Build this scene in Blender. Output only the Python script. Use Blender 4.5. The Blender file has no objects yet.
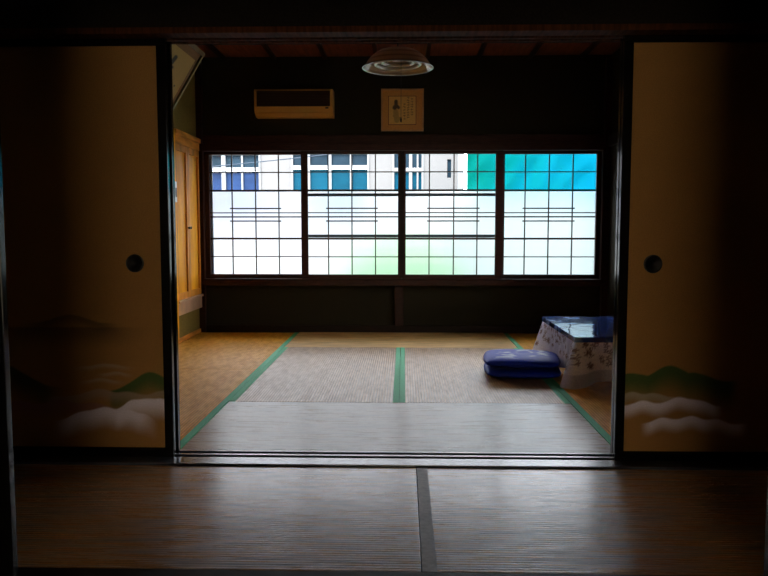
import bpy, bmesh, math, random
from mathutils import Vector, Matrix, noise
random.seed(7)
scene = bpy.context.scene
COL = scene.collection
PI = math.pi

# ------------------------------------------------------------------ helpers
def new_bm(): return bmesh.new()

def add_box(bm, x0, x1, y0, y1, z0, z1, bevel=0.0, mi=0):
    r = bmesh.ops.create_cube(bm, size=1.0)
    vs = r['verts']
    for v in vs:
        v.co = Vector(((x0+x1)/2 + v.co.x*(x1-x0), (y0+y1)/2 + v.co.y*(y1-y0), (z0+z1)/2 + v.co.z*(z1-z0)))
    fs = set(f for v in vs for f in v.link_faces)
    for f in fs: f.material_index = mi
    if bevel > 0:
        es = set(e for v in vs for e in v.link_edges)
        bmesh.ops.bevel(bm, geom=list(es), offset=bevel, segments=2, affect='EDGES', profile=0.6)
    return vs

def add_lathe(bm, profile, center=(0,0,0), seg=48, axis='Z', close=False):
    rings = []
    for (r, h) in profile:
        ring = []
        for i in range(seg):
            a = 2*PI*i/seg
            if axis == 'Z': p = (center[0]+r*math.cos(a), center[1]+r*math.sin(a), center[2]+h)
            else: p = (center[0]+r*math.cos(a), center[1]+h, center[2]+r*math.sin(a))
            ring.append(bm.verts.new(p))
        rings.append(ring)
    for k in range(len(rings)-1 + (1 if close else 0)):
        a, b = rings[k], rings[(k+1) % len(rings)]
        for i in range(seg):
            f = bm.faces.new((a[i], a[(i+1) % seg], b[(i+1) % seg], b[i])); f.smooth = True
    bmesh.ops.remove_doubles(bm, verts=bm.verts, dist=1e-6)
    bmesh.ops.recalc_face_normals(bm, faces=bm.faces)

def add_tube(bm, pts, r, seg=10):
    pts = [Vector(p) for p in pts]
    rings = []
    for i, p in enumerate(pts):
        d = (pts[min(i+1, len(pts)-1)] - pts[max(i-1, 0)]).normalized()
        up = Vector((0,0,1)) if abs(d.z) < .9 else Vector((0,1,0))
        a = d.cross(up).normalized(); b = d.cross(a).normalized()
        rings.append([bm.verts.new(p + (a*math.cos(2*PI*k/seg) + b*math.sin(2*PI*k/seg))*r) for k in range(seg)])
    for i in range(len(rings)-1):
        for k in range(seg):
            f = bm.faces.new((rings[i][k], rings[i][(k+1) % seg], rings[i+1][(k+1) % seg], rings[i+1][k])); f.smooth = True
    bm.faces.new(rings[0][::-1]); bm.faces.new(rings[-1])

def thing(name, label, cat, loc, group=None, kind=None):
    o = bpy.data.objects.new(name, None); COL.objects.link(o)
    o.location = loc; o.empty_display_size = .1
    if kind: o['kind'] = kind
    else: o['label'] = label; o['category'] = cat
    if kind and label: o['label'] = label
    if group: o['group'] = group
    return o

def world_loc(o):
    p = Vector((0,0,0))
    while o: p += o.location; o = o.parent
    return p

def obj(name, bm, mats, parent=None, label=None):
    """bmesh in world coordinates -> one object, origin at its base (or the parent's origin)."""
    me = bpy.data.meshes.new(name)
    if parent is None:
        xs = [v.co for v in bm.verts]
        org = Vector(((min(c.x for c in xs)+max(c.x for c in xs))/2, (min(c.y for c in xs)+max(c.y for c in xs))/2, min(c.z for c in xs)))
        off = org
    else:
        off = world_loc(parent); org = Vector((0,0,0))
    for v in bm.verts: v.co -= off
    bm.to_mesh(me); bm.free()
    o = bpy.data.objects.new(name, me); COL.objects.link(o)
    o.location = org
    if parent: o.parent = parent
    for m in (mats if isinstance(mats, (list, tuple)) else [mats]): me.materials.append(m)
    if label: o['label'] = label
    return o

def box(name, mat, x0, x1, y0, y1, z0, z1, parent=None, bevel=0.0, label=None):
    bm = new_bm(); add_box(bm, x0, x1, y0, y1, z0, z1, bevel)
    return obj(name, bm, mat, parent, label)

def struct(name, bm, mat):
    o = obj(name, bm, mat); o['kind'] = 'structure'; return o

def sbox(name, mat, x0, x1, y0, y1, z0, z1, bevel=0.0):
    o = box(name, mat, x0, x1, y0, y1, z0, z1, None, bevel); o['kind'] = 'structure'; return o

def tag(o, label, cat, group=None, kind=None):
    o['label'] = label; o['category'] = cat
    if group: o['group'] = group
    if kind: o['kind'] = kind
    return o

def wall_panels(bm, x0, x1, z0, z1, y0, y1, holes):
    xs = sorted(set([x0, x1] + [h[0] for h in holes] + [h[1] for h in holes]))
    zs = sorted(set([z0, z1] + [h[2] for h in holes] + [h[3] for h in holes]))
    for i in range(len(xs)-1):
        for k in range(len(zs)-1):
            cx, cz = (xs[i]+xs[i+1])/2, (zs[k]+zs[k+1])/2
            if any(h[0] < cx < h[1] and h[2] < cz < h[3] for h in holes): continue
            add_box(bm, xs[i], xs[i+1], y0, y1, zs[k], zs[k+1])

def painted_grid(bm, nx, ny, pos, colfn):
    """grid of nx x ny quads; pos(u,v)->Vector ; colfn(u,v)->(r,g,b); writes colour attribute 'pigment'"""
    lay = bm.verts.layers.float_color.get('pigment') or bm.verts.layers.float_color.new('pigment')
    g = []
    for j in range(ny+1):
        row = []
        for i in range(nx+1):
            u, v = i/nx, j/ny
            q = bm.verts.new(pos(u, v)); c = colfn(u, v); q[lay] = (c[0], c[1], c[2], 1)
            row.append(q)
        g.append(row)
    for j in range(ny):
        for i in range(nx):
            f = bm.faces.new((g[j][i], g[j][i+1], g[j+1][i+1], g[j+1][i])); f.smooth = True
    return g

# ------------------------------------------------------------------ materials
class NT:
    def __init__(s, name):
        s.m = bpy.data.materials.new(name); s.m.use_nodes = True
        s.t = s.m.node_tree; s.t.nodes.clear()
        s.out = s.n('ShaderNodeOutputMaterial')
    def n(s, typ, **kw):
        nd = s.t.nodes.new(typ)
        for k, v in kw.items():
            if k.startswith('i_'):
                nd.inputs[k[2:].replace('_', ' ')].default_value = v
            else: setattr(nd, k, v)
        return nd
    def l(s, a, b): s.t.links.new(a, b)
    def ramp(s, fac, stops):
        r = s.n('ShaderNodeValToRGB')
        els = r.color_ramp.elements
        while len(els) < len(stops): els.new(.5)
        for e, (p, c) in zip(els, stops):
            e.position = p; e.color = (c[0], c[1], c[2], 1) if hasattr(c, '__len__') else (c, c, c, 1)
        s.l(fac, r.inputs[0]); return r

def pbr(name, base, rough=.5, spec=.5, noise_scale=None, var=.25, bump=0.0, stretch=(1,1,1), metallic=0, coat=0, sheen=0):
    t = NT(name)
    p = t.n('ShaderNodeBsdfPrincipled')
    p.inputs['Base Color'].default_value = (*base, 1)
    p.inputs['Roughness'].default_value = rough
    p.inputs['Specular IOR Level'].default_value = spec
    p.inputs['Metallic'].default_value = metallic
    p.inputs['Coat Weight'].default_value = coat
    p.inputs['Coat Roughness'].default_value = .08
    p.inputs['Sheen Weight'].default_value = sheen
    if noise_scale:
        tc = t.n('ShaderNodeTexCoord'); mp = t.n('ShaderNodeMapping'); mp.inputs['Scale'].default_value = stretch
        t.l(tc.outputs['Object'], mp.inputs['Vector'])
        nz = t.n('ShaderNodeTexNoise'); nz.inputs['Scale'].default_value = noise_scale; nz.inputs['Detail'].default_value = 5
        t.l(mp.outputs[0], nz.inputs['Vector'])
        lo = [c*(1-var) for c in base]; hi = [min(1, c*(1+var)) for c in base]
        r = t.ramp(nz.outputs[0], [(.3, lo), (.7, hi)])
        t.l(r.outputs[0], p.inputs['Base Color'])
        if bump:
            b = t.n('ShaderNodeBump'); b.inputs['Strength'].default_value = bump; b.inputs['Distance'].default_value = .004
            t.l(nz.outputs[0], b.inputs['Height']); t.l(b.outputs[0], p.inputs['Normal'])
    t.l(p.outputs[0], t.out.inputs[0])
    return t.m

def tatami_mat(name, axis, base=(.36,.215,.075), rough=.42, spec=.9, bump=.5, wear=0.0, ior=1.75, coat=0.0):
    """woven rush: ridges at 15 mm pitch run along `axis`, fine rush fibres across them."""
    t = NT(name)
    tc = t.n('ShaderNodeTexCoord')
    sep = t.n('ShaderNodeSeparateXYZ'); t.l(tc.outputs['Object'], sep.inputs[0])
    across = sep.outputs['Y'] if axis == 'x' else sep.outputs['X']
    ph = t.n('ShaderNodeMath', operation='MULTIPLY'); t.l(across, ph.inputs[0]); ph.inputs[1].default_value = 2*PI/.015
    sn = t.n('ShaderNodeMath', operation='SINE'); t.l(ph.outputs[0], sn.inputs[0])
    mp = t.n('ShaderNodeMapping'); t.l(tc.outputs['Object'], mp.inputs[0])
    mp.inputs['Scale'].default_value = (1.2, 16, 1) if axis == 'x' else (9, 3, 1)
    streak = t.n('ShaderNodeTexNoise'); streak.inputs['Scale'].default_value = 3.0; streak.inputs['Detail'].default_value = 8; streak.inputs['Roughness'].default_value = .65
    t.l(mp.outputs[0], streak.inputs['Vector'])
    mp2 = t.n('ShaderNodeMapping'); t.l(tc.outputs['Object'], mp2.inputs[0])
    mp2.inputs['Scale'].default_value = (220, 60, 1) if axis == 'x' else (60, 220, 1)
    fib = t.n('ShaderNodeTexNoise'); fib.inputs['Scale'].default_value = 1.0; fib.inputs['Detail'].default_value = 3
    t.l(mp2.outputs[0], fib.inputs['Vector'])
    k = .62-.38*wear if axis == 'x' else .8
    lo = [c*k for c in base]; hi = [min(1, c*(1.3 if axis == 'x' else 1.15)) for c in base]
    r = t.ramp(streak.outputs[0], [(.34, lo), (.60, hi)])
    mx = t.n('ShaderNodeMix', data_type='RGBA', blend_type='MULTIPLY'); mx.inputs[0].default_value = .45
    r2 = t.ramp(fib.outputs[0], [(.3, .5), (.7, 1.15)])
    t.l(r.outputs[0], mx.inputs[6]); t.l(r2.outputs[0], mx.inputs[7])
    # dark line in the groove between ridges
    r3 = t.ramp(sn.outputs[0], [(0.0, .55), (.45, 1.0)])
    mx2 = t.n('ShaderNodeMix', data_type='RGBA', blend_type='MULTIPLY'); mx2.inputs[0].default_value = .6
    t.l(mx.outputs[2], mx2.inputs[6]); t.l(r3.outputs[0], mx2.inputs[7])
    p = t.n('ShaderNodeBsdfPrincipled'); t.l(mx2.outputs[2], p.inputs['Base Color'])
    p.inputs['Specular IOR Level'].default_value = spec; p.inputs['IOR'].default_value = ior; p.inputs['Coat Weight'].default_value = coat; p.inputs['Coat Roughness'].default_value = .2
    rr = t.ramp(streak.outputs[0], [(.36, rough+.08+.22*wear), (.60, rough-.04-.03*wear)])
    t.l(rr.outputs[0], p.inputs['Roughness'])
    add = t.n('ShaderNodeMath', operation='MULTIPLY_ADD'); t.l(fib.outputs[0], add.inputs[0]); add.inputs[1].default_value = .7; t.l(sn.outputs[0], add.inputs[2])
    b = t.n('ShaderNodeBump'); b.inputs['Strength'].default_value = bump; b.inputs['Distance'].default_value = .0012
    t.l(add.outputs[0], b.inputs['Height']); t.l(b.outputs[0], p.inputs['Normal'])
    t.l(p.outputs[0], t.out.inputs[0])
    return t.m

def pigment_mat(name, rough=.7, spec=.3, bump=0.0, translucent=0.0, holes=None, sheen=0):
    t = NT(name)
    a = t.n('ShaderNodeAttribute', attribute_name='pigment')
    tc = t.n('ShaderNodeTexCoord')
    nz = t.n('ShaderNodeTexNoise'); nz.inputs['Scale'].default_value = 260; nz.inputs['Detail'].default_value = 3
    t.l(tc.outputs['Object'], nz.inputs['Vector'])
    r = t.ramp(nz.outputs[0], [(.3, .8), (.7, 1.1)])
    mx = t.n('ShaderNodeMix', data_type='RGBA', blend_type='MULTIPLY'); mx.inputs[0].default_value = 1
    t.l(a.outputs['Color'], mx.inputs[6]); t.l(r.outputs[0], mx.inputs[7])
    p = t.n('ShaderNodeBsdfPrincipled'); t.l(mx.outputs[2], p.inputs['Base Color'])
    p.inputs['Roughness'].default_value = rough; p.inputs['Specular IOR Level'].default_value = spec
    p.inputs['Sheen Weight'].default_value = sheen
    if bump:
        b = t.n('ShaderNodeBump'); b.inputs['Strength'].default_value = bump; b.inputs['Distance'].default_value = .001
        t.l(nz.outputs[0], b.inputs['Height']); t.l(b.outputs[0], p.inputs['Normal'])
    last = p.outputs[0]
    if translucent:
        tr = t.n('ShaderNodeBsdfTranslucent'); t.l(mx.outputs[2], tr.inputs[0])
        m = t.n('ShaderNodeMixShader'); m.inputs[0].default_value = translucent
        t.l(last, m.inputs[1]); t.l(tr.outputs[0], m.inputs[2]); last = m.outputs[0]
    if holes:
        v = t.n('ShaderNodeTexVoronoi'); v.inputs['Scale'].default_value = holes[0]; t.l(tc.outputs['Object'], v.inputs['Vector'])
        rh = t.ramp(v.outputs['Distance'], [(.15, holes[1]), (.5, 0.0)])
        tp = t.n('ShaderNodeBsdfTransparent'); m = t.n('ShaderNodeMixShader')
        t.l(rh.outputs[0], m.inputs[0]); t.l(last, m.inputs[1]); t.l(tp.outputs[0], m.inputs[2]); last = m.outputs[0]
    t.l(last, t.out.inputs[0])
    return t.m

def clear_glass(name, tint=(1,1,1)):
    t = NT(name)
    tp = t.n('ShaderNodeBsdfTransparent'); tp.inputs[0].default_value = (*tint, 1)
    g = t.n('ShaderNodeBsdfGlossy'); g.inputs['Roughness'].default_value = .02
    fr = t.n('ShaderNodeFresnel'); fr.inputs[0].default_value = 1.3
    m = t.n('ShaderNodeMixShader'); t.l(fr.outputs[0], m.inputs[0]); t.l(tp.outputs[0], m.inputs[1]); t.l(g.outputs[0], m.inputs[2])
    t.l(m.outputs[0], t.out.inputs[0]); return t.m

def frosted_glass(name):
    t = NT(name)
    tc = t.n('ShaderNodeTexCoord'); nz = t.n('ShaderNodeTexNoise'); nz.inputs['Scale'].default_value = 90; nz.inputs['Detail'].default_value = 4
    t.l(tc.outputs['Object'], nz.inputs['Vector'])
    r = t.ramp(nz.outputs[0], [(.3, (.86,.9,.9)), (.7, (.97,1,1))])
    tr = t.n('ShaderNodeBsdfTranslucent'); t.l(r.outputs[0], tr.inputs[0])
    rf = t.n('ShaderNodeBsdfRefraction'); rf.inputs['Roughness'].default_value = .55; rf.inputs['IOR'].default_value = 1.25
    m = t.n('ShaderNodeMixShader'); m.inputs[0].default_value = .84
    t.l(tr.outputs[0], m.inputs[1]); t.l(rf.outputs[0], m.inputs[2])
    t.l(m.outputs[0], t.out.inputs[0]); return t.m

DARKWOOD = pbr('dark_stained_wood', (.014,.006,.004), .45, .15, 14, .4, .1, (1,1,6))
BEAMWOOD = pbr('dark_beam_wood', (.085,.026,.010), .7, .04, 9, .4, .1, (8,1,1))
REDWOOD = pbr('reddish_frame_wood', (.035,.009,.005), .4, .18, 12, .4, .08, (1,1,6))
SILLWOOD = pbr('polished_sill_wood', (.06,.065,.085), .26, 1.0, 10, .35, .1, (.6,9,1))
CEILWOOD = pbr('ceiling_board_wood', (.20,.055,.025), .5, .3, 5, .35, .05, (8,.7,1))
HONEY = pbr('honey_coloured_wood', (1.0,.36,.014), .5, .08, 4, .3, .06, (2,2,.5))
HONEYTRIM = pbr('honey_trim_wood', (.72,.28,.04), .5, .1, 7, .35, .06, (3,.5,3))
DARKLATH = pbr('lattice_wood', (.035,.014,.008), .4, .4, 20, .3)
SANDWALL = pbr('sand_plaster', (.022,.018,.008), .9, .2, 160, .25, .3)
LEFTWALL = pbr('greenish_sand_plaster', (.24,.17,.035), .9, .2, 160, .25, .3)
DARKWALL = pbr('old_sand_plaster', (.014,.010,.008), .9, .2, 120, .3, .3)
LACQUER = pbr('black_lacquer', (.005,.004,.004), .13, .25)
IRON = pbr('dark_bronze', (.03,.028,.028), .35, .6, 60, .4, .2, metallic=.6)
IVORY = pbr('aged_ivory_plastic', (.60,.33,.075), .4, .3, 5, .08)
GRILLE = pbr('brown_plastic_grille', (.045,.02,.012), .5, .2, 5, .1)
GREEN = pbr('green_border_cloth', (.11,.50,.25), .7, .3, 180, .25, .2)
OLDCLOTH = pbr('faded_brown_border_cloth', (.26,.19,.14), .5, .7, 60, .35, .2)
GLASS = clear_glass('window_glass')
FROST = frosted_glass('frosted_window_glass')
ALU = pbr('dark_blue_grey_metal', (.03,.06,.09), .4, .5, 8, .1)
BLACKP = pbr('black_plastic', (.012,.012,.012), .4, .5, 8, .1)
WHITEP = pbr('white_plastic', (.7,.68,.62), .4, .5, 8, .04)
TAT_X = tatami_mat('tatami_rush_crosswise', 'x', base=(.46,.36,.25), rough=.29, spec=.8, bump=.5, coat=.22, ior=1.6)
TAT_Y = tatami_mat('tatami_rush_lengthwise', 'y', base=(.44,.235,.07), rough=.40, spec=.5, ior=1.5)
TAT_SIDE = tatami_mat('warm_lit_tatami_rush', 'y', base=(.95,.40,.025), rough=.5, spec=.12, ior=1.5)  # side-column rush, warm light on the floor put into its orange base colour
TAT_BACK = tatami_mat('yellowed_tatami_rush', 'x', base=(.80,.46,.14), rough=.5, spec=.3, bump=.3, ior=1.5)
TAT_OLD = tatami_mat('worn_tatami_rush', 'x', base=(.66,.31,.09), rough=.24, spec=1.0, bump=.6, wear=1.0, coat=.45, ior=1.8)

# ------------------------------------------------------------------ camera
H = .92
a_, p_ = 0.026755, 0.079029
cam = bpy.data.cameras.new('camera'); cam.sensor_width = 36; cam.lens = 745/768*36; cam.clip_start = .05
co = bpy.data.objects.new('camera', cam); COL.objects.link(co); scene.camera = co
R = Vector((math.cos(a_), math.sin(a_), 0)); F = Vector((-math.sin(a_)*math.cos(p_), math.cos(a_)*math.cos(p_), -math.sin(p_))); U = R.cross(F)
co.matrix_world = Matrix(((R.x, U.x, -F.x, 0), (R.y, U.y, -F.y, 0), (R.z, U.z, -F.z, H), (0,0,0,1)))

# ------------------------------------------------------------------ room shell
XL, XR, YW, CH = -1.825, 1.79, 6.625, 2.42
sbox('floor', DARKWOOD, -2.1, 2.1, -4.6, 6.75, -.14, -.061)
bm = new_bm()     # back wall with the window opening
wall_panels(bm, -2.1, 2.1, -.14, CH+.1, YW, YW+.15, [(-1.775, 1.735, .47, 1.61)])
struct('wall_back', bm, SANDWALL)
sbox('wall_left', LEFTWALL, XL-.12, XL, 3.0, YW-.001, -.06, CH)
bm = new_bm()
add_box(bm, XR, XR+.12, 3.0, 4.6, -.06, CH); add_box(bm, XR, XR+.12, 5.9, YW-.001, -.06, CH)
add_box(bm, XR, XR+.12, 4.6, 5.9, -.06, .85); add_box(bm, XR, XR+.12, 4.6, 5.9, 1.62, CH)
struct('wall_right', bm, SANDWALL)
sw_ = thing('window_6', None, None, (XR+.06, 5.25, .85), kind='structure')  # clear window added out of view to light the cupboard and left mats
bm = new_bm()
add_box(bm, XR+.02, XR+.10, 4.6, 4.65, .85, 1.62); add_box(bm, XR+.02, XR+.10, 5.85, 5.9, .85, 1.62); add_box(bm, XR+.03, XR+.09, 5.23, 5.27, .85, 1.62)
add_box(bm, XR+.02, XR+.10, 4.65, 5.85, .85, .89); add_box(bm, XR+.02, XR+.10, 4.65, 5.85, 1.58, 1.62)
obj('window_frame', bm, REDWOOD, sw_)
box('clear_pane', GLASS, XR+.055, XR+.059, 4.65, 5.85, .89, 1.58, sw_)
# ceiling boards with battens
o = sbox('ceiling', CEILWOOD, XL-.12, XR+.12, 3.0, YW, CH, CH+.08)
for k in range(8):
    x = -1.58 + .445*k
    box('ceiling_batten', DARKWOOD, x-.016, x+.016, 3.0, YW-.002, CH-.028, CH+.001, o)
for k in range(7):
    y = 3.35 + .47*k
    if y < 6.6: box('board_joint', DARKWOOD, XL, XR, y-.003, y+.003, CH-.004, CH+.001, o)
# wall between the rooms, over the sliding doors, and the lintel with its grooves
sbox('wall_front', DARKWALL, -2.1, 2.1, 2.86, 2.97, 1.76, CH+.08)
bm = new_bm()
add_box(bm, -1.87, 1.87, 2.83, 3.0, 1.672, 1.76)
struct('trim_14', bm, DARKWALL); bm = new_bm()
for (ya, yb) in ((2.83, 2.906), (2.938, 2.955), (2.987, 3.0)):
    add_box(bm, -1.87, 1.87, ya, yb, 1.65, 1.672)
struct('trim_1', bm, BEAMWOOD)
# sill with two grooves
bm = new_bm()
add_box(bm, -1.87, 1.87, 2.825, 3.0, -.06, -.004)
for (ya, yb) in ((2.825, 2.908), (2.938, 2.957), (2.987, 3.0)):
    add_box(bm, -1.87, 1.87, ya, yb, -.004, .008, .0015)
struct('trim_2', bm, SILLWOOD)
# posts beside the doors
sbox('trim_3', DARKWOOD, -1.96, -1.85, 2.83, 3.0, -.06, 1.65)
sbox('trim_4', DARKWOOD, 1.78, 1.90, 2.83, 3.0, -.06, 1.65)
# middle strip room and the room the camera stands in
bm = new_bm()
add_box(bm, -2.02, -1.87, -4.5, 2.825, -.06, CH)
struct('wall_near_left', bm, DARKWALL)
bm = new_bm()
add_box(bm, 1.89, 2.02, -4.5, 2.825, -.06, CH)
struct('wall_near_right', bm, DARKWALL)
bm = new_bm(); wall_panels(bm, -2.02, 2.02, -.14, CH, -4.6, -4.5, [(-1.0, 1.0, .05, 1.85)])
struct('wall_rear', bm, DARKWALL)
rw_ = thing('window_5', None, None, (0, -4.56, .05), kind='structure')   # papered screen added unseen behind the camera for warm fill light on the doors
bm = new_bm()
for k in range(5): add_box(bm, -1.0+.49*k, -.96+.49*k, -4.575, -4.545, .05, 1.85)
for k in range(6): add_box(bm, -.96, .96, -4.57, -4.55, .05+.352*k, .09+.352*k)
obj('added_screen_frame', bm, DARKLATH, rw_)
bm = new_bm()
bm.faces.new([bm.verts.new(c) for c in ((-.999, -4.58, .051), (.999, -4.58, .051), (.999, -4.58, 1.849), (-.999, -4.58, 1.849))])
t = NT('added_amber_screen_paper'); tr = t.n('ShaderNodeBsdfTranslucent'); tr.inputs[0].default_value = (.92,.76,.52,1); t.l(tr.outputs[0], t.out.inputs[0])
obj('added_screen_paper', bm, t.m, rw_)
sbox('ceiling_near', CEILWOOD, -2.02, 2.02, -4.6, 2.86, CH, CH+.08)
sbox('trim_5', DARKWOOD, -1.87, 1.89, 1.80, 1.935, -.06, .0015)
sbox('trim_6', BEAMWOOD, -1.87, 1.89, 1.80, 1.94, 1.70, 1.80)
sbox('wall_over_near_doors', DARKWALL, -1.87, 1.89, 1.82, 1.92, 1.80, CH)
sbox('floor_near', DARKWALL, -1.87, 1.89, -4.5, 1.80, -.061, -.004)

# trims of the back room: rail above the window, corner posts, skirting, post below the window
sbox('trim_7', REDWOOD, XL+.04, XR-.0, 6.585, 6.624, 1.665, 1.74, .004)
sbox('trim_8', REDWOOD, XL+.001, XL+.052, 6.565, 6.624, 0, CH-.03, .004)
sbox('trim_9', REDWOOD, XR-.055, XR-.001, 6.565, 6.624, 0, CH-.03, .004)
sbox('trim_10', REDWOOD, -.082, -.005, 6.592, 6.624, .06, .415, .004)
sbox('baseboard_back', DARKWOOD, XL+.052, XR-.056, 6.60, 6.624, 0, .06, .002)
sbox('baseboard_left', HONEYTRIM, XL+.001, XL+.016, 3.02, 6.56, 0, .035, .002)
sbox('baseboard_right', DARKWOOD, XR-.016, XR-.001, 3.02, 6.56, 0, .035, .002)
sbox('trim_11', HONEYTRIM, XL+.001, XL+.03, 3.02, 5.76, 1.63, 1.69, .003)
sbox('trim_12', DARKWOOD, XR-.03, XR-.001, 3.02, 6.56, 1.63, 1.72, .003)
# window surround
bm = new_bm()
add_box(bm, -1.772, 1.732, 6.555, 6.70, .472, .478)
add_box(bm, -1.772, 1.734, 6.555, 6.624, .42, .478, .003)      # sill
add_box(bm, -1.772, 1.734, 6.555, 6.624, 1.602, 1.664, .003)   # head
add_box(bm, -1.772, 1.732, 6.62, 6.74, 1.602, 1.608)
add_box(bm, 1.722, 1.734, 6.555, 6.74, .478, 1.602)
add_box(bm, -1.772, -1.768, 6.555, 6.74, .478, 1.602)
struct('trim_13', bm, REDWOOD)

# ------------------------------------------------------------------ the four window sashes
SASH = [
    (-1.766, -.855, -1.724, -.907, (-1.524, -1.315, -1.109), 6.598, False),
    (-.905, -.0185, -.845, -.053, (-.666, -.458, -.251), 6.562, True),
    (-.0175, .860, .015, .798, (.221, .435, .640), 6.562, True),
    (.822, 1.720, .881, 1.679, (1.061, 1.268, 1.475), 6.598, False),
]
for i, (x0, x1, g0, g1, bars, y, rails) in enumerate(SASH):
    root = thing('window_%d' % (i+1), None, None, ((x0+x1)/2, y, .48), kind='structure')
    y1 = y+.030
    bm = new_bm()
    add_box(bm, x0, g0, y, y1, .48, 1.60, .002); add_box(bm, g1, x1, y, y1, .48, 1.60, .002)
    add_box(bm, g0, g1, y+.001, y1-.001, .48, .519); add_box(bm, g0, g1, y+.001, y1-.001, 1.572, 1.60)
    obj('window_frame', bm, REDWOOD, root)
    bm = new_bm()
    ya, yb = y+.008, y+.020
    for b in bars: add_box(bm, b-.005, b+.005, ya, yb, .519, 1.572)
    for z, h in ((1.418, .0045), (1.258, .0085), (1.063, .0045), (1.027, .006), (.835, .0085), (.675, .0045)):
        add_box(bm, g0, g1, ya+.001, yb+.001, z-h, z+h)
    for z in (1.101, .990): add_box(bm, bars[0]-.02, bars[2]+.02, ya-.002, yb-.002, z-.0055, z+.0055)
    obj('lattice', bm, DARKLATH, root)
    if i == 1: box('meeting_strip', DARKWOOD, -.036, -.001, y-.006, y-.0005, .49, 1.59, root)
    # outer glazing: frosted below, clear above
    yo = 6.655
    o0, o1 = (-1.766, -.88, -.02, .84)[i], (-.88, -.02, .84, 1.720)[i]
    bm = new_bm()
    vs = add_box(bm, o0, o1, yo, yo+.004, .48, 1.262, 0, 0)
    for f in bm.faces:
        f.material_index = 1 if f.normal.y > .5 or f.calc_center_median().y > yo+.0035 else 0
    obj('frosted_pane', bm, [GLASS, FROST], root)
    box('clear_pane', GLASS, o0, o1, yo, yo+.004, 1.264, 1.60, root)
    if rails:
        for z in (1.222, .858): box('glazing_bar', ALU, g0-.03, g1+.03, 6.632, 6.650, z-.013, z+.013, root, .002)
    if i == 0:
        box('outer_stile', pbr('blue_grey_metal', (.25,.33,.45), .4), -1.742, -1.705, 6.634, 6.650, .48, 1.60, root)

# ------------------------------------------------------------------ sliding doors (fusuma)
def smooth(a, b, x):
    t = max(0, min(1, (x-a)/(b-a))); return t*t*(3-2*t)
GOLD = (.42, .205, .058)
def layer_top(x, L):
    t = L['base'] + L.get('slope', 0)*(x-L['xs'][0])
    b = 0
    for (c, w, h) in L['humps']:
        d = (x-c)/w
        b += h*math.exp(-(d*1.25)**2)*.9
    s2 = L.get('soft', 0)
    for (c, w, h) in L.get('hills', ()): b = max(b, h*math.exp(-((x-c)/w)**2))
    return t + b
def make_paint(layers):
    def f(x, z):
        n = noise.noise(Vector((x*9, z*16, 2)))*.5 + noise.noise(Vector((x*30, z*60, 5)))*.25
        c = Vector(GOLD) * (1 + .08*n)
        for L in layers:
            t = layer_top(x, L) + .003*noise.noise(Vector((x*22, 1, L['base']*40)))
            d = t - z
            if d <= -.004 or d > L['depth']+.06: continue
            xa, xb = L['xs']
            fa = L.get('end', .05)
            a = L['a']*smooth(-.003, .004, d)*(1-smooth(L['depth']*.15, L['depth'], d))
            a *= smooth(xa, xa+fa, x)*(1-smooth(xb-fa, xb, x))
            c = c*(1-a) + Vector(L['c'])*a
        return c
    return f
CW = (.95, .86, 1.0); CB = (.50,.40,.30)
LEFT_ART = make_paint([
    dict(c=(.07,.055,.025), base=.545, xs=(-1.55,-1.10), humps=(), hills=((-1.33,.09,.035),), depth=.05, a=.6, end=.12),
    dict(c=(.05,.04,.025), base=.53, xs=(-1.75,-.98), humps=(), depth=.10, a=.55, end=.25),
    dict(c=CB, base=.372, xs=(-1.34,-1.06), humps=((-1.19,.08,.012),), depth=.025, a=.55, end=.1),
    dict(c=CB, base=.342, xs=(-1.24,-1.07), humps=((-1.15,.05,.012),), depth=.022, a=.55, end=.06),
    dict(c=CB, base=.312, xs=(-1.32,-1.10), humps=((-1.21,.06,.014),), depth=.022, a=.55, end=.08),
    dict(c=(.06,.12,.03), base=.272, xs=(-1.19,-.90), humps=(), hills=((-1.01,.095,.078), (-.93,.08,.066)), depth=.13, a=.95, end=.03),
    dict(c=(.05,.08,.03), base=.28, xs=(-1.85,-1.34), humps=(), hills=((-1.62,.14,.10),), depth=.16, a=.9, end=.12),
    dict(c=(.42,.30,.22), base=.250, xs=(-1.45,-.90), humps=((-1.22,.09,.035), (-1.10,.06,.02), (-.95,.09,.030)), depth=.06, a=.75, end=.06),
    dict(c=(.36,.17,.15), base=.200, xs=(-1.78,-1.12), humps=((-1.56,.10,.035), (-1.38,.10,.04), (-1.24,.08,.025)), depth=.08, a=.75, end=.1),
    dict(c=CW, base=.195, xs=(-1.17,-.90), humps=((-1.035,.085,.052), (-.955,.055,.035), (-1.10,.04,.022)), depth=.10, a=.97, end=.03),
    dict(c=CW, base=.150, xs=(-1.42,-.98), humps=((-1.20,.085,.060), (-1.10,.07,.045), (-1.30,.07,.035), (-1.035,.04,.02)), depth=.10, a=.93, end=.09),
])
RIGHT_ART = make_paint([
    dict(c=(.06,.12,.03), base=.325, xs=(.80,1.32), humps=(), hills=((1.045,.085,.062), (.90,.10,.030), (1.14,.07,.035)), depth=.14, a=.95, end=.05),
    dict(c=CB, base=.262, xs=(.80,1.10), humps=((.90,.05,.022), (.985,.05,.018)), depth=.05, a=.85, end=.04),
    dict(c=CW, base=.225, xs=(.80,1.26), humps=((.945,.06,.024), (1.085,.08,.040), (1.17,.05,.02)), depth=.065, a=.93, end=.05),
    dict(c=CW, base=.155, xs=(.93,1.36), humps=((1.02,.055,.028), (1.13,.07,.035), (1.23,.05,.02)), depth=.065, a=.9, end=.05),
])
PAPER = pigment_mat('painted_door_paper', .75, .2, .15)
PLAINPAPER = pbr('plain_door_paper', (.42,.205,.058), .8, .2, 200, .12, .1)

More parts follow.
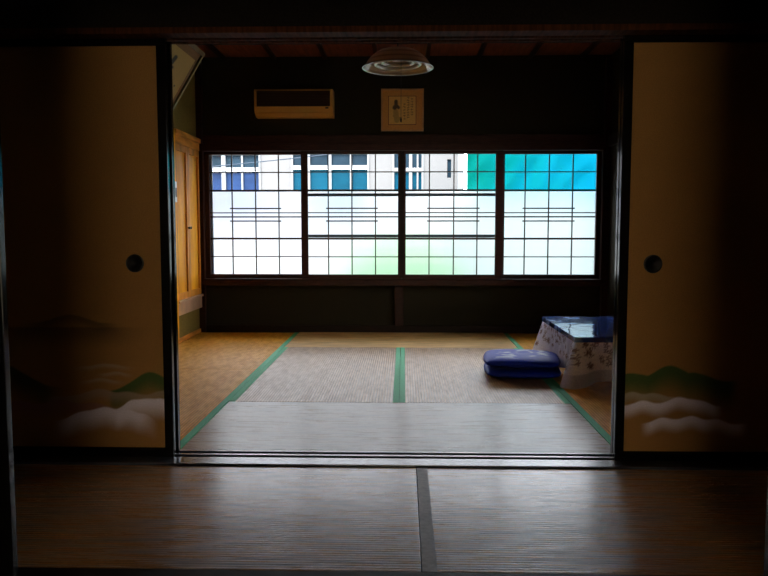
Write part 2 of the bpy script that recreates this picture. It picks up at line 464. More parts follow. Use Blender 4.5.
def fusuma(n, x0, x1, y0, art=None, handle_x=None, nar=False, paper=None, ztop=1.664, zbot=-.002):
    y1 = y0+.026
    root = thing('door_%d' % n, None, None, ((x0+x1)/2, (y0+y1)/2, zbot), kind='structure')
    s = .036; r = .046
    bm = new_bm()
    add_box(bm, x0, x0+s, y0, y1, zbot, ztop, .002); add_box(bm, x1-s, x1, y0, y1, zbot, ztop, .002)
    add_box(bm, x0+s, x1-s, y0+.001, y1-.001, zbot, zbot+r); add_box(bm, x0+s, x1-s, y0+.001, y1-.001, ztop-.04, ztop)
    obj('door_frame', bm, LACQUER, root)
    px0, px1, pz0, pz1 = x0+s, x1-s, zbot+r, ztop-.04
    if art:
        bm = new_bm()
        lay = bm.verts.layers.float_color.new('pigment')
        # plain upper part coarse, painted lower part fine
        zm = .66
        painted_grid(bm, 30, 30, lambda u, v: Vector((px0+(px1-px0)*u, y0+.005, zm+(pz1-zm)*v)), lambda u, v: art(px0+(px1-px0)*u, zm+(pz1-zm)*v))
        painted_grid(bm, 200, 150, lambda u, v: Vector((px0+(px1-px0)*u, y0+.005, pz0+(zm-pz0)*v)), lambda u, v: art(px0+(px1-px0)*u, pz0+(zm-pz0)*v))
        vs = add_box(bm, px0, px1, y0+.007, y1-.005, pz0, pz1)
        for v in vs: v[lay] = (*GOLD, 1)
        obj('door_paper', bm, PAPER, root)
    else:
        box('door_paper', paper or PLAINPAPER, px0, px1, y0+.005, y1-.005, pz0, pz1, root)
    if handle_x is not None:
        bm = new_bm()
        add_lathe(bm, [(.0, .004), (.012, .0035), (.013, .001), (.026, .003), (.028, -.001), (.034, -.002), (.036, .001), (.036, .005)], (handle_x, y0+.001, .785), 40, 'Y')
        obj('door_handle', bm, IRON, root)
    return root
fusuma(1, -1.845, -.922, 2.909, LEFT_ART, -1.062)
fusuma(2, .834, 1.757, 2.909, RIGHT_ART, .965)
fusuma(3, -1.835, -.918, 2.959)
fusuma(4, .838, 1.762, 2.959)
LIGHTPAPER = pbr('pale_door_paper', (.60,.50,.36), .8, .2, 200, .08, .1)
# near doors, only their inner edges are seen
fusuma(5, -1.86, -1.035, 1.885, paper=LIGHTPAPER, ztop=1.70, zbot=-.005)
fusuma(6, .942, 1.87, 1.885, paper=LIGHTPAPER, ztop=1.70, zbot=-.005)

# ------------------------------------------------------------------ tatami mats
def tatami(label, x0, x1, y0, y1, mat, borders, bmat, group=None, bw=.033):
    g = .0015
    root = thing('tatami_mat', label, 'tatami mat', ((x0+x1)/2, (y0+y1)/2, -.06), group)
    box('rush_cover', mat, x0+g, x1-g, y0+g, y1-g, -.06, 0, root, .002)
    for b in borders:
        c = {'l': (x0+g-.0005, x0+bw, y0+g, y1-g), 'r': (x1-bw, x1-g+.0005, y0+g, y1-g),
             'n': (x0+g, x1-g, y0+g-.0005, y0+bw), 'f': (x0+g, x1-g, y1-bw, y1-g+.0005)}[b]
        bx = new_bm(); add_box(bx, c[0], c[1], c[2], c[3], -.05, .0015, .0007)
        obj('cloth_border', bx, bmat, root)
TC = -.025
tatami('pale grey-looking tatami mat with rush running crosswise, just behind the sliding door sill', -.935, .885, 3.001, 3.905, TAT_X, '', GREEN)
tatami('left one of the two middle tatami mats that meet at the short green centre border', -.935, TC, 3.905, 5.745, TAT_Y, 'lr', GREEN)
tatami('right one of the two middle tatami mats, with the blue cushions lying on it', TC, .885, 3.905, 5.745, TAT_Y, 'lr', GREEN)
tatami('narrow-looking tatami mat lying crosswise at the foot of the window wall', -.935, .885, 5.745, 6.598, TAT_BACK, '', GREEN)
XA, XB = XL+.018, XR-.018
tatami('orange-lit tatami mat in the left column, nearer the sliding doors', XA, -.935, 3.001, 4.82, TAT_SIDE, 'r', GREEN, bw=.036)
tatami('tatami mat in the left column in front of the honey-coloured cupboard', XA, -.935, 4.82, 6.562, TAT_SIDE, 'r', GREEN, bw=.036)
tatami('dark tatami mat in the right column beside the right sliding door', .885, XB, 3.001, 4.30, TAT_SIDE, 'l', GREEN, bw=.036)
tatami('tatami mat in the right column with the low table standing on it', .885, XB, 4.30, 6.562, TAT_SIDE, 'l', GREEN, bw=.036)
tatami('worn tatami mat at the lower left of the view, left of the brown seam', -1.868, .05, 1.937, 2.822, TAT_OLD, '', OLDCLOTH)
tatami('worn tatami mat at the lower right with a faded brown border on its left end', .05, 1.868, 1.937, 2.822, TAT_OLD, 'l', OLDCLOTH, bw=.042)
# green edging cloth on the ends of the crosswise mats keeps the long green lines unbroken: belongs to the column mats (above)

# ------------------------------------------------------------------ cupboard on the left wall
cb = thing('wall_cupboard', 'honey-coloured wooden cupboard with two tall panelled doors on the left wall by the window', 'cupboard', (XL, 6.2, 0))
X = XL
box('post', HONEY, X+.002, X+.035, 5.77, 5.855, 0.036, 1.69, cb, .003)
bm = new_bm()
add_box(bm, X+.002, X+.030, 5.856, 6.562, 1.60, 1.665, .003); add_box(bm, X+.002, X+.045, 5.856, 6.562, 1.665, 1.705, .006)
obj('cornice', bm, HONEYTRIM, cb)
bm = new_bm()
add_box(bm, X+.002, X+.030, 5.856, 6.562, .225, .325, .003)
add_box(bm, X+.002, X+.045, 5.856, 6.562, .325, .345, .003)
obj('ledge', bm, pbr('pale_ledge_wood', (.62,.36,.2), .28, .8, 7, .2, .05), cb)
for k, (ya, yb) in enumerate(((5.858, 6.205), (6.209, 6.558))):
    bm = new_bm()
    w = .042
    add_box(bm, X+.004, X+.026, ya, ya+w, .347, 1.598, .003); add_box(bm, X+.004, X+.026, yb-w, yb, .347, 1.598, .003)
    add_box(bm, X+.004, X+.025, ya+w, yb-w, .347, .40, .002); add_box(bm, X+.004, X+.025, ya+w, yb-w, 1.545, 1.598, .002)
    d = obj('door', bm, pbr('honey_door_rails', (.62,.24,.03), .5, .1, 6, .3, .05, (2,2,.5)), cb)
    box('panel', HONEY, X+.006, X+.012, ya+w-.001, yb-w+.001, .399, 1.546, d, 0)
    ky = yb-.02 if k == 0 else ya+.02
    bm = new_bm(); add_lathe(bm, [(0, .0), (.006, .0), (.006, .010), (.011, .014), (.010, .02), (0, .021)], (0,0,0), 16)
    bmesh.ops.rotate(bm, verts=bm.verts, matrix=Matrix.Rotation(PI/2, 3, 'Y')); bmesh.ops.translate(bm, verts=bm.verts, vec=(X+.024, ky, .93))
    obj('knob', bm, IRON, d)
sw = thing('wall_switch', 'small white wall plate on the left wooden post beside the cupboard doors', 'light switch', (X+.036, 5.81, 1.14))
box('plate', WHITEP, X+.0355, X+.045, 5.785, 5.84, 1.13, 1.29, sw, .003)
box('rocker', BLACKP, X+.045, X+.049, 5.80, 5.825, 1.17, 1.24, sw, .001)

# ------------------------------------------------------------------ air conditioner
ac = thing('air_conditioner', 'long ivory air conditioner mounted on the dark wall above the window', 'air conditioner', (-.95, YW-.002, 1.885))
x0, x1 = -1.285, -.612
bm = new_bm()
prof = [(0,0), (.10,0), (.155,.03), (.172,.075), (.172,.215), (.16,.228), (0,.228)]
def extrude_profile(bm, prof, xa, xb, yref, zref):
    a = [bm.verts.new((xa, yref-p[0], zref+p[1])) for p in prof]; b = [bm.verts.new((xb, yref-p[0], zref+p[1])) for p in prof]
    n = len(prof)
    for i in range(n): bm.faces.new((a[i], a[(i+1) % n], b[(i+1) % n], b[i]))
    bm.faces.new(a[::-1]); bm.faces.new(b)
    bmesh.ops.recalc_face_normals(bm, faces=bm.faces)
extrude_profile(bm, prof, x0, x1, YW-.002, 1.885)
obj('casing', bm, IVORY, ac)
bm = new_bm()
add_box(bm, x0+.022, x1-.022, YW-.180, YW-.173, 1.965, 2.095, .002)
for k in range(9): add_box(bm, x0+.03, x1-.03, YW-.186, YW-.179, 1.973+.0135*k, 1.979+.0135*k)
obj('intake_grille', bm, GRILLE, ac)
bm = new_bm()
extrude_profile(bm, [(.108,.0), (.160,.028), (.158,.034), (.104,.006)], x0+.03, x1-.05, YW-.006, 1.883)
obj('louver', bm, IVORY, ac)
box('display', BLACKP, x1-.062, x1-.035, YW-.178, YW-.174, 1.945, 1.958, ac)

# ------------------------------------------------------------------ calligraphy picture over the window
def stroke_field(strokes):
    def f(u, v):
        m = 0
        for (x0, y0, x1, y1, w) in strokes:
            dx, dy = x1-x0, y1-y0; L = dx*dx+dy*dy
            t = max(0, min(1, ((u-x0)*dx+(v-y0)*dy)/L)) if L else 0
            d = math.hypot(u-x0-t*dx, v-y0-t*dy)
            m = max(m, 1-smooth(w*.6, w*1.3, d))
        return m
    return f
pc = thing('framed_picture', 'square framed ink picture with brushed writing in a tan mat on the dark wall', 'picture', (-.016, YW, 1.77))
px0, px1, pz0, pz1 = -.202, .170, 1.772, 2.138
bm = new_bm()
for (a, b, c, d) in ((px0, px0+.012, pz0, pz1), (px1-.012, px1, pz0, pz1), (px0+.012, px1-.012, pz0, pz0+.012), (px0+.012, px1-.012, pz1-.012, pz1)):
    add_box(bm, a, b, YW-.026, YW-.001, c, d)
obj('frame', bm, pbr('light_brown_frame', (.50,.28,.12), .5, .4, 20, .2), pc)
box('mat_board', pbr('tan_mat_board', (.62,.30,.08), .8, .2, 90, .1), px0+.012, px1-.012, YW-.016, YW-.002, pz0+.012, pz1-.012, pc)
ix0, ix1, iz0, iz1 = -.135, .100, 1.832, 2.072
box('inner_border', pbr('dark_red_border', (.16,.02,.015), .7), ix0-.005, ix1+.005, YW-.019, YW-.016, iz0-.005, iz1+.005, pc)
blob = [(.27,.82,.27,.70,.07), (.27,.66,.22,.60,.085), (.30,.66,.36,.60,.06)]
low = [(.26,.45,.30,.15,.10), (.22,.3,.38,.2,.07)]
strk = []
random.seed(11)
for (cx, n, y0, y1) in ((.86, 7, .9, .35), (.72, 9, .95, .25), (.58, 6, .72, .2)):
    for k in range(n):
        y = y0 + (y1-y0)*k/(n-1)
        strk.append((cx-.035+random.uniform(-.01,.01), y+random.uniform(-.01,.02), cx+.035, y+random.uniform(-.02,.02), .011))
        strk.append((cx+random.uniform(-.02,.02), y+.025, cx+random.uniform(-.03,.03), y-.03, .010))
f1, f2, f3 = stroke_field(blob), stroke_field(low), stroke_field(strk)
def pic_col(u, v):
    c = Vector((.78, .47, .13))
    a = f2(u, v)*.6; c = c*(1-a) + Vector((.25,.17,.05))*a
    a = f1(u, v)*.92; c = c*(1-a) + Vector((.05,.04,.03))*a
    a = f3(u, v)*.8; c = c*(1-a) + Vector((.14,.07,.03))*a
    return c
bm = new_bm()
painted_grid(bm, 110, 110, lambda u, v: Vector((ix0+(ix1-ix0)*u, YW-.0205, iz0+(iz1-iz0)*v)), pic_col)
obj('ink_drawing', bm, pigment_mat('ink_on_gold_paper', .7, .3), pc)

# ------------------------------------------------------------------ leaning plaque high on the left wall
pq = thing('leaning_plaque', 'large framed calligraphy plaque tilted forward from the top of the left wall', 'picture', (XL, 4.9, 1.70))
tilt = math.atan2(.315, .52); HL = .60; y0, y1 = 4.25, 5.60
def plaque_pt(y, s, d):   # s along the slope, d out of the face (towards room, downwards)
    bx, bz = XL+.035, 1.705
    return Vector((bx + s*math.sin(tilt) + d*math.cos(tilt), y, bz + s*math.cos(tilt) - d*math.sin(tilt)))
def plaque_box(bm, ya, yb, sa, sb, da, db):
    vs = add_box(bm, da, db, ya, yb, sa, sb)
    for v in vs: v.co = plaque_pt(v.co.y, v.co.z, v.co.x)
bm = new_bm()
for (ya, yb, sa, sb) in ((y0, y1, 0, .03), (y0, y1, HL-.03, HL), (y0, y0+.03, .03, HL-.03), (y1-.03, y1, .03, HL-.03)):
    plaque_box(bm, ya, yb, sa, sb, -.025, .008)
obj('frame', bm, pbr('olive_brown_frame', (.20,.15,.06), .45, .5, 20, .25), pq)
bm = new_bm()
plaque_box(bm, y0+.03, y1-.03, .03, HL-.03, -.02, -.006)
obj('mount', bm, pbr('brown_mount_silk', (.20,.10,.03), .7, .3, 60, .15), pq)
gl = stroke_field([(.30,.9,.26,.3,.03), (.2,.6,.36,.66,.025), (.5,.85,.5,.2,.03), (.42,.5,.6,.55,.025), (.70,.85,.66,.55,.03), (.60,.7,.72,.68,.03), (.68,.55,.66,.2,.028), (.66,.35,.8,.30,.025), (.9,.45,.905,.44,.012)])
bm = new_bm()
painted_grid(bm, 130, 70, lambda u, v: plaque_pt(y0+.085+(y1-y0-.17)*u, .085+(HL-.17)*v, -.004),
             lambda u, v: Vector((.46,.29,.07))*(1-gl(u, v)) + Vector((.02,.02,.015))*gl(u, v))
obj('calligraphy_sheet', bm, pigment_mat('gold_calligraphy_paper', .6, .3), pq)
bm = new_bm(); add_tube(bm, [plaque_pt(5.0, HL-.01, -.03), (XL+.003, 5.0, 2.36)], .002, 6)
obj('hanging_cord', bm, BLACKP, pq)

# ------------------------------------------------------------------ hanging lamp
LX, LY = -.040, 4.65
lamp = thing('ceiling_lamp', 'round glass-shaded lamp with a ribbed dome hanging from the ceiling above the room', 'lamp', (LX, LY, 1.9))
t = NT('milky_lamp_glass')
p = t.n('ShaderNodeBsdfPrincipled'); tc = t.n('ShaderNodeTexCoord'); sp = t.n('ShaderNodeSeparateXYZ'); t.l(tc.outputs['Object'], sp.inputs[0])
mm = t.n('ShaderNodeMath', operation='MULTIPLY'); t.l(sp.outputs['Z'], mm.inputs[0]); mm.inputs[1].default_value = 190
ss = t.n('ShaderNodeMath', operation='SINE'); t.l(mm.outputs[0], ss.inputs[0])
rp = t.ramp(ss.outputs[0], [(.25, (.60,.44,.25)), (.75, (.32,.20,.10))]); t.l(rp.outputs[0], p.inputs['Base Color'])
p.inputs['Roughness'].default_value = .15; p.inputs['Coat Weight'].default_value = .5
tr = t.n('ShaderNodeBsdfTranslucent'); tr.inputs[0].default_value = (.7,.6,.45,1)
mx = t.n('ShaderNodeMixShader'); mx.inputs[0].default_value = .18; t.l(p.outputs[0], mx.inputs[1]); t.l(tr.outputs[0], mx.inputs[2]); t.l(mx.outputs[0], t.out.inputs[0])
MILK = t.m
outer = [(.03,.112), (.075,.108), (.12,.094), (.155,.070), (.183,.040), (.200,.012), (.209,.0), (.216,-.006)]
inner = [(.210,-.004), (.196,.012), (.178,.038), (.151,.066), (.117,.089), (.073,.103), (.03,.107)]
bm = new_bm(); add_lathe(bm, outer+inner, (LX, LY, 1.906), 72, 'Z', close=True)
obj('lamp_shade', bm, MILK, lamp)
bm = new_bm(); add_lathe(bm, [(.216,-.008), (.220,-.005), (.216,-.001), (.210,-.004)], (LX, LY, 1.906), 72, 'Z', close=True)
obj('rim', bm, pbr('clear_rim_glass', (.55,.6,.58), .08, .9, 5, .05), lamp)
def ring(bm, R_, r, z, seg=64, ms=10):
    add_lathe(bm, [(R_+r*math.cos(2*PI*k/ms), r*math.sin(2*PI*k/ms)) for k in range(ms)], (LX, LY, z), seg, 'Z', close=True)
for R_, z in ((.135, 1.928), (.095, 1.940)):
    bm = new_bm(); ring(bm, R_, .013, z)
    obj('fluorescent_tube', bm, pbr('unlit_tube_white', (.42,.36,.28), .2, .6, 5, .03), lamp)
bm = new_bm(); add_lathe(bm, [(0,1.95), (.05,1.95), (.055,1.965), (.055,2.0), (.03,2.022), (0,2.022)], (LX, LY, 0), 32)
for k in range(3):
    a = 2*PI*k/3+.4
    add_tube(bm, [(LX+.04*math.cos(a), LY+.04*math.sin(a), 1.955), (LX+.142*math.cos(a), LY+.142*math.sin(a), 1.938)], .003, 6)
obj('lamp_holder', bm, WHITEP, lamp)
bm = new_bm(); add_tube(bm, [(LX, LY, 2.02), (LX, LY, CH-.03)], .004, 8); add_lathe(bm, [(0,CH-.03), (.04,CH-.03), (.045,CH), (0,CH)], (LX, LY, 0), 24)
obj('hanging_cable', bm, BLACKP, lamp)
bm = new_bm(); add_tube(bm, [(LX+.02, LY-.02, 1.955), (LX+.02, LY-.02, 1.60)], .0012, 6)
add_lathe(bm, [(0,1.572), (.004,1.574), (.005,1.585), (.003,1.602), (0,1.603)], (LX+.02, LY-.02, 0), 12)
obj('pull_string', bm, pbr('dark_string', (.05,.05,.05), .8), lamp)

# ------------------------------------------------------------------ low table, lace cloth, blue cover
TX0, TX1, TY0, TY1, TZ = 1.003, 1.745, 4.32, 5.32, .291
tb = thing('low_table', 'low dark table standing on the tatami at the right, under the lace cloth', 'table', ((TX0+TX1)/2, (TY0+TY1)/2, 0))
box('tabletop', LACQUER, TX0+.012, TX1-.012, TY0+.012, TY1-.012, TZ-.03, TZ, tb, .004)
for lx in (TX0+.03, TX1-.09):
    for ly in (TY0+.03, TY1-.09):
        bm = new_bm(); vs = add_box(bm, lx, lx+.06, ly, ly+.06, .0018, TZ-.03, .004)
        obj('leg', bm, LACQUER, tb)
# lace cloth: top sheet and four skirts that reach the floor at the corners
flow = []
random.seed(5)
for k in range(340): flow.append((random.uniform(0, 4.0), random.uniform(.09, .27), random.uniform(.014, .022)))
def lace_col(s, z):
    c = Vector((.95, .76, .55)) if 1.0 < s < 1.74 else Vector((.86, .82, .96))  # same cloth all round; front skirt's beige is warm light painted in
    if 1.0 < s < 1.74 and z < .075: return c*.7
    for (fx, fz, fr) in flow:
        dx, dz = s-fx, z-fz; d = math.hypot(dx, dz)
        if d < fr*1.6:
            ang = math.atan2(dz, dx); pet = fr*(.75+.35*math.cos(5*ang))
            a = 1-smooth(pet*.85, pet*1.05, d)
            if d < fr*.2: a *= .3
            c = c*(1-.8*a) + Vector((.20,.06,.02))*.8*a
    return c
def side_pt(s, t):
    """s: distance around the table edge, t: 0 top..1 hem"""
    W, D = TX1-TX0, TY1-TY0
    segs = [(TX0, TY1, 0, -1, D, (-1, 0)), (TX0, TY0, 1, 0, W, (0, -1)), (TX1, TY0, 0, 1, D, (1, 0)), (TX1, TY1, -1, 0, W, (0, 1))]
    q = s
    for (sx, sy, dx, dy, L, nrm) in segs:
        if q <= L + 1e-9: break
        q -= L
    x, y = sx+dx*q, sy+dy*q
    e = min(q, L-q)
    corner = math.exp(-(e/.10)**2)
    hem = .0035 + .062*(1-corner)*(1+.25*math.sin(q*17))*(1 if nrm[0] != 0 else .55)
    z = TZ+.0015 + (hem-(TZ+.0015))*t
    wav = (.010*math.sin(s*34) + .006*math.sin(s*71+1))*t
    out = (.010 + (.075 if nrm[0] < 0 or q < .15 else .03)*corner)*t + wav*(1-.5*corner) + .001
    if nrm[0] > 0: out = .004*t + .001
    cx = (x-(TX0+TX1)/2)/(W/2); cy = (y-(TY0+TY1)/2)/(D/2)
    n = Vector((nrm[0], nrm[1], 0))
    # blend the normals round the corner
    if e < .05:
        d = Vector((1 if cx > 0 else -1, 1 if cy > 0 else -1, 0)); n = n.lerp(d, .5*(1-e/.05))
    if cx > .9: n.x = min(n.x, .15)
    return Vector((x+n.x*out, y+n.y*out, z))
bm = new_bm()
PER = 2*(TX1-TX0)+2*(TY1-TY0)
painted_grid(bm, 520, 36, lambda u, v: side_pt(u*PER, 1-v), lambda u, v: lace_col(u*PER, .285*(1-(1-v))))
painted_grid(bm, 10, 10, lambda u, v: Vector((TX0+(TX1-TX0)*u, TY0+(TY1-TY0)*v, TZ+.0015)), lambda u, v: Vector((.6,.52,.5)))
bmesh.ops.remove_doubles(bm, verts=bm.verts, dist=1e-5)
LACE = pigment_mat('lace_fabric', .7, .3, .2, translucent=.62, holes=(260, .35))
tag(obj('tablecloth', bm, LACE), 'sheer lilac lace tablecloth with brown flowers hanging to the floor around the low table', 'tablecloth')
t = NT('blue_vinyl')
tc = t.n('ShaderNodeTexCoord'); nz = t.n('ShaderNodeTexNoise'); nz.inputs['Scale'].default_value = 6; nz.inputs['Detail'].default_value = 3; t.l(tc.outputs['Object'], nz.inputs['Vector'])
rp = t.ramp(nz.outputs[0], [(.40, (.015,.03,.16)), (.55, (.03,.07,.30)), (.64, (.30,.42,.62))])
p = t.n('ShaderNodeBsdfPrincipled'); t.l(rp.outputs[0], p.inputs['Base Color']); p.inputs['Roughness'].default_value = .09; p.inputs['Specular IOR Level'].default_value = 1.0
nb = t.n('ShaderNodeTexNoise'); nb.inputs['Scale'].default_value = 5; nb.inputs['Detail'].default_value = 2; t.l(tc.outputs['Object'], nb.inputs['Vector'])
b = t.n('ShaderNodeBump'); b.inputs['Strength'].default_value = .35; b.inputs['Distance'].default_value = .01; t.l(nb.outputs[0], b.inputs['Height']); t.l(b.outputs[0], p.inputs['Normal'])
t.l(p.outputs[0], t.out.inputs[0])
bm = new_bm()
c0 = .012
add_box(bm, TX0-c0, TX1+c0, TY0-c0, TY1+c0, TZ+.0025, TZ+.0045)
for (xa, xb, ya, yb) in ((TX0-c0-.002, TX0-c0, TY0-c0, TY1+c0), (TX1+c0, TX1+c0+.002, TY0-c0, TY1+c0), (TX0-c0, TX1+c0, TY0-c0-.002, TY0-c0), (TX0-c0, TX1+c0, TY1+c0, TY1+c0+.002)):
    add_box(bm, xa, xb, ya, yb, TZ-.026, TZ+.0045)
tag(obj('table_cover', bm, t.m), 'shiny blue vinyl cover lying over the lace cloth on the low table', 'table cover')

# ------------------------------------------------------------------ floor cushions
def cushion_bm(cx, cy, z0, w, d, h, rot, seed, sag=0.0):
    bm = new_bm()
    lay = bm.verts.layers.float_color.new('pigment')
    N = 56
    def shape(u, v, sgn):
        a, b = 2*u-1, 2*v-1
        # rounded-square outline
        m = max(abs(a), abs(b)); 
        ex = 1 - .045*(b*b)*(abs(a) > .0) ; ey = 1 - .045*(a*a)
        corner = max(0, abs(a)+abs(b)-1.55)
        x, y = a*ex*(1-.10*corner), b*ey*(1-.10*corner)
        edge = (1-abs(a)**3.2)*(1-abs(b)**3.2)
        t = h/2*max(0, edge)**.42
        t *= 1 - .12*math.exp(-((a*a+b*b)/.02))        # tuft in the middle
        t += .0022*noise.noise(Vector((a*3, b*3, seed)))*edge
        z = t if sgn > 0 else -min(t, h/2)
        px, py = x*w/2, y*d/2
        c, s = math.cos(rot), math.sin(rot)
        return Vector((cx+c*px-s*py, cy+s*px+c*py, z0+h/2+z))
    def col(u, v):
        a, b = 2*u-1, 2*v-1
        n = noise.noise(Vector((a*2.2+seed, b*2.2, 3))) + .5*noise.noise(Vector((a*6, b*6+seed, 1)))
        k = .85*smooth(.05, .30, n)*(1-smooth(.55, .85, max(abs(a), abs(b))))
        return Vector((.004,.022,.36))*(1-k) + Vector((.30,.36,.55))*k
    g1 = painted_grid(bm, N, N, lambda u, v: shape(u, v, 1), col)
    g2 = painted_grid(bm, N, N, lambda u, v: shape(u, v, -1), lambda u, v: Vector((.012,.03,.30)))
    bmesh.ops.remove_doubles(bm, verts=bm.verts, dist=1e-5)
    bmesh.ops.recalc_face_normals(bm, faces=bm.faces)
    return bm
SATIN = pigment_mat('blue_satin', .55, .12, .15)
gcu = 'blue cushions stacked by the table'
tag(obj('floor_cushion', cushion_bm(.748, 4.70, .0018, .475, .47, .070, math.radians(-5), 1.0), SATIN), 'bottom one of the two stacked blue floor cushions, lying on the tatami', 'cushion', gcu)
tag(obj('floor_cushion', cushion_bm(.743, 4.69, .066, .475, .47, .074, math.radians(-7), 4.3), SATIN), 'top one of the two stacked blue floor cushions, with a pale pattern', 'cushion', gcu)

# ------------------------------------------------------------------ outside
ground = pbr('pale_concrete', (.25,.25,.235), .9, .2, 6, .1)
sbox('ground', ground, -25, 25, -25, 40, -.60, -.40)
hs = thing('neighbor_house', 'white plastered house with blue-paned windows across the lane outside', 'house', (-3, 14, -.4))
WHITEWALL = pbr('white_plaster', (.172,.17,.168), .9, .2, 3, .03)
WHITEFR = pbr('white_window_frame', (.22,.23,.235), .6, .2, 3, .02)
holes = [(-4.40, -2.68, 1.0, 2.33), (-2.11, -.65, 1.0, 2.36), (-.22, .36, 1.0, 2.75), (.80, .875, 1.87, 2.21)]
bm = new_bm(); wall_panels(bm, -12, 1.07, -.4, 3.5, 14, 14.2, holes)
obj('wall', bm, WHITEWALL, hs)
box('side_wall', WHITEWALL, .87, 1.07, 14.2, 20, -.4, 3.5, hs)
box('corner_pilaster', WHITEFR, .99, 1.10, 13.93, 14.0, -.4, 3.5, hs)
box('roof', pbr('grey_roof_tile', (.2,.2,.22), .7, .3, 10, .2), -12.3, 1.3, 13.4, 20.3, 3.5, 3.7, hs)
BLUEP = pbr('blue_window_pane', (.014,.034,.095), .5, .08, .9, .45, 0, (1,1,2))
TEALP = pbr('teal_window_pane', (.001,.050,.085), .5, .08, .9, .4, 0, (1,1,2))
DARKP = pbr('grey_blue_upper_pane', (.011,.026,.040), .5, .08, 1.4, .5)
def house_window(x0, x1, z0, z1, mull, rail, lowmat, upmat):
    bm = new_bm()
    t = .035
    add_box(bm, x0, x0+t, 13.97, 14.08, z0, z1); add_box(bm, x1-t, x1, 13.97, 14.08, z0, z1)
    add_box(bm, x0, x1, 13.97, 14.08, z0, z0+t); add_box(bm, x0, x1, 13.97, 14.08, z1-t, z1)
    for (m, w) in mull: add_box(bm, m-w/2, m+w/2, 13.98, 14.07, z0, z1)
    add_box(bm, x0, x1, 13.965, 14.06, rail-.033, rail+.033)
    w = obj('window', bm, WHITEFR, hs)
    box('lower_panes', lowmat, x0+t, x1-t, 14.04, 14.05, z0+t, rail-.04, w)
    box('upper_panes', upmat, x0+t, x1-t, 14.04, 14.05, rail+.04, z1-t, w)
house_window(-4.40, -2.68, 1.0, 2.33, [(-3.95,.03), (-3.38,.075), (-3.03,.03)], 2.035, BLUEP, DARKP)
house_window(-2.11, -.65, 1.0, 2.36, [(-1.78,.05), (-1.38,.05), (-.99,.04)], 2.07, TEALP, DARKP)
house_window(-.22, .36, 1.0, 2.75, [(-.03,.03), (.12,.06), (.25,.03)], 2.02, TEALP, DARKP)
box('vent_window', DARKP, .80, .875, 14.05, 14.08, 1.87, 2.21, hs)
# scaffold netting beside the house: a rippled sheet on poles
nt = thing('scaffold', 'scaffold wrapped in rippled turquoise netting beside the white house', 'scaffold', (4, 11.5, -.4))
t = NT('turquoise_netting')
tc = t.n('ShaderNodeTexCoord'); nz = t.n('ShaderNodeTexNoise'); nz.inputs['Scale'].default_value = .9; nz.inputs['Detail'].default_value = 5; nz.inputs['Distortion'].default_value = .6; t.l(tc.outputs['Object'], nz.inputs['Vector'])
sp = t.n('ShaderNodeSeparateXYZ'); t.l(tc.outputs['Object'], sp.inputs[0])
ad = t.n('ShaderNodeMath', operation='MULTIPLY_ADD'); t.l(sp.outputs['X'], ad.inputs[0]); ad.inputs[1].default_value = .32; t.l(nz.outputs[0], ad.inputs[2])
ad2 = t.n('ShaderNodeMath', operation='ADD'); t.l(ad.outputs[0], ad2.inputs[0]); ad2.inputs[1].default_value = .70
rp = t.ramp(ad2.outputs[0], [(.1, (.0,.10,.07)), (.4, (.0,.11,.11)), (.95, (.0,.115,.19))])
p = t.n('ShaderNodeBsdfPrincipled'); t.l(rp.outputs[0], p.inputs['Base Color']); p.inputs['Roughness'].default_value = .8; p.inputs['Specular IOR Level'].default_value = .03
tr = t.n('ShaderNodeBsdfTranslucent'); t.l(rp.outputs[0], tr.inputs[0])
mx = t.n('ShaderNodeMixShader'); mx.inputs[0].default_value = .35; t.l(p.outputs[0], mx.inputs[1]); t.l(tr.outputs[0], mx.inputs[2]); t.l(mx.outputs[0], t.out.inputs[0])
bm = new_bm()
NX, NZ = 180, 60; g = []
for j in range(NZ+1):
    row = []
    for i in range(NX+1):
        x = 1.02+6.5*i/NX; z = -.38+3.15*j/NZ
        y = 12.2 + .18*noise.noise(Vector((x*1.3+z*.8, z*.9, 1))) + .08*noise.noise(Vector((x*3.5-z*2, z*2.5, 7))) - .06*math.sin(z*PI/1.8)
        row.append(bm.verts.new((x, y, z)))
    g.append(row)
for j in range(NZ):
    for i in range(NX):
        f = bm.faces.new((g[j][i], g[j][i+1], g[j+1][i+1], g[j+1][i])); f.smooth = True
obj('netting', bm, t.m, nt)
for x in (1.1, 3.2, 5.3, 7.4):
    bm = new_bm(); add_tube(bm, [(x, 12.45, -.4), (x, 12.45, 2.9)], .024, 10); obj('pole', bm, ALU, nt)
gw = thing('garden_wall', 'pale garden wall in front of the netting, blurred behind the frosted panes', 'wall', (4, 10.75, -.4))
box('wall', pbr('pale_garden_plaster', (.095,.125,.118), .9, .2, 4, .06), .62, 7.6, 10.7, 10.8, -.4, 1.36, gw)
box('coping', pbr('pale_coping', (.17,.18,.175), .9, .2, 4, .06), .60, 7.62, 10.67, 10.83, 1.36, 1.41, gw, .01)
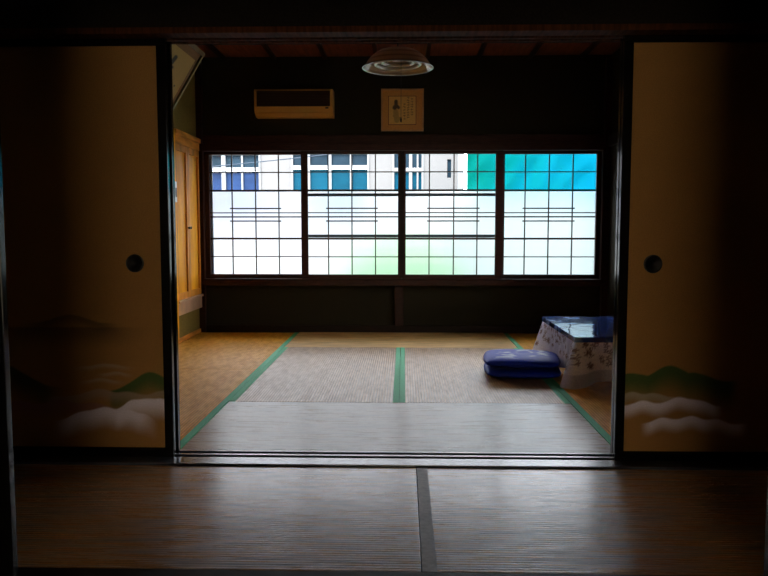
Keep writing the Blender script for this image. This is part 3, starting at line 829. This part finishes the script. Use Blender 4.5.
# hedge low in front of the house
LEAF = pbr('hedge_leaf', (.06,.26,.05), .6, .3, 3, .35)
bm = new_bm(); random.seed(3)
for k in range(5200):
    x = random.uniform(-1.15, .95); s = max(.15, 1-abs((x+.05)/1.15)**3)
    y = random.uniform(9.9, 10.6); z = -.38 + (random.random()**.7)*(1.16*s)
    sz = random.uniform(.03, .06)
    n = Vector((random.gauss(0,1), random.gauss(0,1)-.8, random.gauss(0,1)+.4)).normalized(); a = n.orthogonal().normalized(); b = n.cross(a)
    c = Vector((x, y, z))
    vs = [bm.verts.new(c+a*sz), bm.verts.new(c+b*sz*.5), bm.verts.new(c-a*sz), bm.verts.new(c-b*sz*.5)]
    bm.faces.new(vs)
hd = thing('hedge', 'low bright green hedge seen blurred through the frosted panes', 'hedge', (-.1, 10.25, -.4))
obj('leaves', bm, LEAF, hd)
bm = new_bm()
for k in range(9):
    x = -.95+.22*k; add_tube(bm, [(x, 10.25, -.4), (x+.03, 10.22, 0), (x-.02, 10.27, .35)], .015, 6)
obj('stems', bm, pbr('brown_stem', (.12,.08,.05), .8), hd)
bm = new_bm()
add_tube(bm, [(-12+.6*k, 11, 1.83+.098*(-12+.6*k+2.86)+.006*((-12+.6*k+2.2)**2)) for k in range(31)], .008, 6)
tag(obj('utility_wire', bm, pbr('grey_cable', (.05,.065,.085), .8, .05)), 'thin grey wire sagging across the front of the white house', 'wire')

# ------------------------------------------------------------------ light
w = bpy.data.worlds.new('world'); scene.world = w; w.use_nodes = True
nt_ = w.node_tree; bg = nt_.nodes['Background']
tcw = nt_.nodes.new('ShaderNodeTexCoord'); spw = nt_.nodes.new('ShaderNodeSeparateXYZ'); nt_.links.new(tcw.outputs['Generated'], spw.inputs[0])
rw = nt_.nodes.new('ShaderNodeValToRGB'); nt_.links.new(spw.outputs['Z'], rw.inputs[0])
rw.color_ramp.elements[0].color = (.95,.96,1,1); rw.color_ramp.elements[1].color = (.80,.88,1.0,1)
nt_.links.new(rw.outputs[0], bg.inputs[0]); bg.inputs[1].default_value = 4.0
sun = bpy.data.lights.new('sun', 'SUN'); sun.energy = 2.5; sun.angle = math.radians(2); sun.color = (1,.97,.92)
so = bpy.data.objects.new('sun', sun); COL.objects.link(so)
so.rotation_euler = Vector((.25, .75, -.72)).to_track_quat('-Z', 'Y').to_euler()

vs = scene.view_settings
vs.view_transform = 'Standard'; vs.look = 'None'; vs.gamma = 1.0; vs.use_curve_mapping = False
vs.exposure = 1.2
cy = scene.cycles
cy.max_bounces = 12; cy.diffuse_bounces = 6; cy.glossy_bounces = 5; cy.transmission_bounces = 8; cy.transparent_max_bounces = 12
cy.use_denoising = True; cy.sample_clamp_indirect = 8
